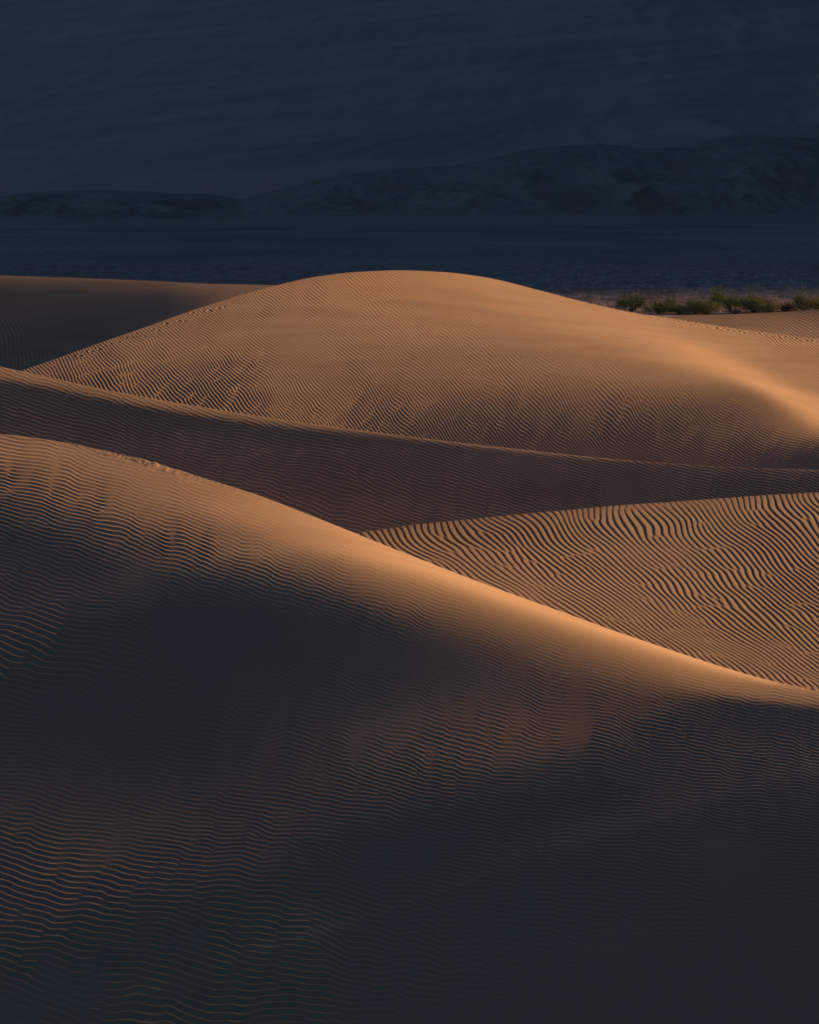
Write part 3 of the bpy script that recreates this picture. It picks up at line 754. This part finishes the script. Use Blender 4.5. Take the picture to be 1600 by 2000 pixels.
def raw_mesh(name, verts, faces, mat):
    me = bpy.data.meshes.new(name); me.from_pydata([tuple(v) for v in verts], [], [tuple(f) for f in faces]); me.materials.append(mat); me.update()
    return me
def bush_meshes(seed, W, H, nstem, nleaf, lsize, mat):
    """many thin stems fanning out of one root, leafy towards their ends"""
    r = np.random.default_rng(seed)
    sv, sf, lv, lf = [], [], [], []
    tips = []
    for k in range(nstem):
        az = r.uniform(0, 2 * math.pi); sp = r.uniform(0.05, 1.0) ** 0.7
        hh = H * r.uniform(0.6, 1.0) * (1 - 0.45 * sp ** 2)
        end = np.array([math.cos(az) * sp * W / 2, math.sin(az) * sp * W / 2, hh])
        pts = []
        bend = r.normal(0, 0.07 * W, 3)
        for i in range(6):
            u = i / 5
            pts.append(end * np.array([u ** 0.8, u ** 0.8, u]) + bend * math.sin(u * math.pi) * 0.6)
        rr = 0.022
        base = len(sv)
        for i, p in enumerate(pts):
            rad_ = rr * (1 - 0.8 * i / 5)
            for j in range(4): sv.append(p + np.array([math.cos(j * math.pi / 2), math.sin(j * math.pi / 2), 0]) * rad_)
        for i in range(5):
            for j in range(4): sf.append((base + i * 4 + j, base + i * 4 + (j + 1) % 4, base + i * 4 + 4 + (j + 1) % 4, base + i * 4 + 4 + j))
        for i in range(2, 6): tips.append((pts[i], 0.10 * W * (0.6 + 0.4 * i / 5)))
        for q in range(3):
            t0 = pts[r.integers(2, 5)]; off = r.normal(0, 0.13 * W, 3); off[2] = abs(off[2]) * 0.7
            tips.append((t0 + off, 0.09 * W))
    for k in range(nleaf):
        c, sg = tips[r.integers(len(tips))]
        p = c + r.normal(0, sg * 0.55, 3)
        p[2] = max(p[2], 0.04)
        a = r.normal(0, 1, 3); a[2] += 0.6; a /= np.linalg.norm(a); b = np.cross(a, r.normal(0, 1, 3)); b /= np.linalg.norm(b) + 1e-9
        l = lsize * r.uniform(0.6, 1.3)
        i = len(lv)
        lv += [p - a * l, p + b * l * 0.4, p + a * l, p - b * l * 0.4]; lf.append((i, i + 1, i + 2, i + 3))
    return raw_mesh("foliage", lv, lf, mat), raw_mesh("stems", sv, sf, STEM)
def bush(px, y, meshes, sc, rot, label, group="desert bushes beyond the dunes"):
    U_, _ = pix_ray(px, 605)
    x = float(U_) * y
    root = bpy.data.objects.new("desert_bush", None); C.objects.link(root)
    root.location = (x, y, CAM_Z + float(ground_z(np.array([x]), np.array([y]))[0]) - 0.03)
    root.scale = (sc[0] * 1.55, sc[1] * 1.5, sc[2] * 1.2); root.rotation_euler = (0, 0, rot)
    root.empty_display_size = 0.3
    root['label'] = label; root['category'] = "bush"; root['group'] = group
    for nm, me in zip(("foliage", "stems"), meshes):
        o = bpy.data.objects.new(nm, me); C.objects.link(o); o.parent = root
BM = [bush_meshes(11, 2.2, 1.5, 34, 3800, 0.055, GREEN), bush_meshes(12, 1.8, 1.2, 30, 3000, 0.05, GREEN), bush_meshes(13, 2.6, 1.6, 44, 5200, 0.055, GREEN)]
BD = bush_meshes(14, 1.6, 0.8, 26, 1800, 0.05, BROWN); BG = bush_meshes(15, 0.8, 0.5, 18, 900, 0.035, GREY)
bush(1237, 340, BM[0], (1.05, 1.05, 1.0), 0.3, "olive green bush standing alone above the falling dune crest, leftmost of all")
bush(1286, 331, BM[1], (1.0, 1.0, 0.9), 1.2, "low yellow green bush half sunk behind the crest, second from the left")
bush(1308, 336, BM[1], (0.75, 0.75, 1.05), 2.2, "narrow green bush rising beside the low second bush")
bush(1331, 330, BM[1], (0.95, 0.95, 0.62), 3.9, "dark low bush in the dip between two taller ones")
bush(1357, 333, BM[0], (0.8, 0.8, 0.85), 4.1, "round dark bush just left of the broad bush in the middle")
bush(1380, 331, BM[2], (0.78, 0.78, 0.8), 5.3, "broad dark green bush in the middle, left of the tallest one")
bush(1403, 345, BM[0], (0.62, 0.62, 1.28), 0.9, "tallest bush of the row, narrow and upright, behind a patch of pale sand")
bush(1430, 342, BM[2], (0.68, 0.68, 0.92), 2.7, "bushy crown leaning against the right side of the tallest bush")
bush(1437, 333, BG, (1, 1, 1), 0.5, "tiny pale grey shrub on the sand in front of the bushes", "small pale shrubs")
bush(1472, 337, BM[2], (0.85, 0.85, 1.0), 4.4, "large dense bush right of the gap, highest at its left end")
bush(1502, 335, BM[1], (1.05, 1.05, 0.85), 0.2, "lower green bush trailing off the right side of the large dense one")
bush(1534, 338, BD, (1.2, 1.2, 1.0), 1.7, "brown withered low bush between two green ones")
bush(1569, 342, BM[0], (0.7, 0.7, 1.02), 3.1, "upright dark bush near the right edge behind the low dune")
bush(1598, 343, BM[1], (0.8, 0.8, 0.9), 5.9, "small green bush cut by the right edge of the picture")

def blade_field(name, spots, n, hgt, wid, seed, mat, kind='stuff', label=None):
    r = np.random.default_rng(seed); v = []; f = []
    for (x, y, z, s) in spots:
        for k in range(n):
            az = r.uniform(0, 6.283); lean = r.uniform(0.05, 0.7); h = hgt * s * r.uniform(0.5, 1.1)
            b0 = np.array([x + r.normal(0, .08 * s), y + r.normal(0, .08 * s), z])
            t = b0 + np.array([math.cos(az) * lean * h, math.sin(az) * lean * h, h])
            w = wid * r.uniform(.6, 1.3); d = np.array([math.sin(az + r.uniform(-1, 1)), math.cos(az), 0]) * w
            i = len(v); v += [b0 - d, b0 + d, t]; f.append((i, i + 1, i + 2))
    o = bpy.data.objects.new(name, raw_mesh(name, v, f, mat)); C.objects.link(o); o['kind'] = kind
    if label: o['label'] = label
    return o
r_ = np.random.default_rng(99); sp = []
while len(sp) < 1100:
    y = r_.uniform(338, 520) if r_.random() < 0.6 else r_.uniform(338, 390); px = r_.uniform(1000, 1800); x = float(pix_ray(px, 600)[0]) * y
    if vnoise(np.array([x / 6.0]), np.array([y / 9.0]), 5)[0] < -0.15: continue
    sp.append((x, y, CAM_Z + float(ground_z(np.array([x]), np.array([y]))[0]) - 0.02, r_.uniform(0.5, 1.4)))
blade_field("dry_grass", sp, 18, 0.55, 0.028, 4, STRAW, label="pale dry tufts scattered over the stony floor behind the bushes")

if HAZE:
    bpy.ops.mesh.primitive_cube_add(size=1)
    hz = bpy.context.object; hz.name = "haze"; hz['kind'] = 'stuff'
    hz.scale = (18200, 22500, 2750); hz.location = (0, 10700, 2750 / 2 - 13)
    m = bpy.data.materials.new("haze_air"); m.use_nodes = True; nt = m.node_tree; nt.nodes.clear()
    o_ = nt.nodes.new("ShaderNodeOutputMaterial"); v = nt.nodes.new("ShaderNodeVolumePrincipled")
    v.inputs['Color'].default_value = (0.45, 0.85, 1.0, 1); v.inputs['Density'].default_value = HAZE
    nt.links.new(v.outputs[0], o_.inputs['Volume']); hz.data.materials.append(m)
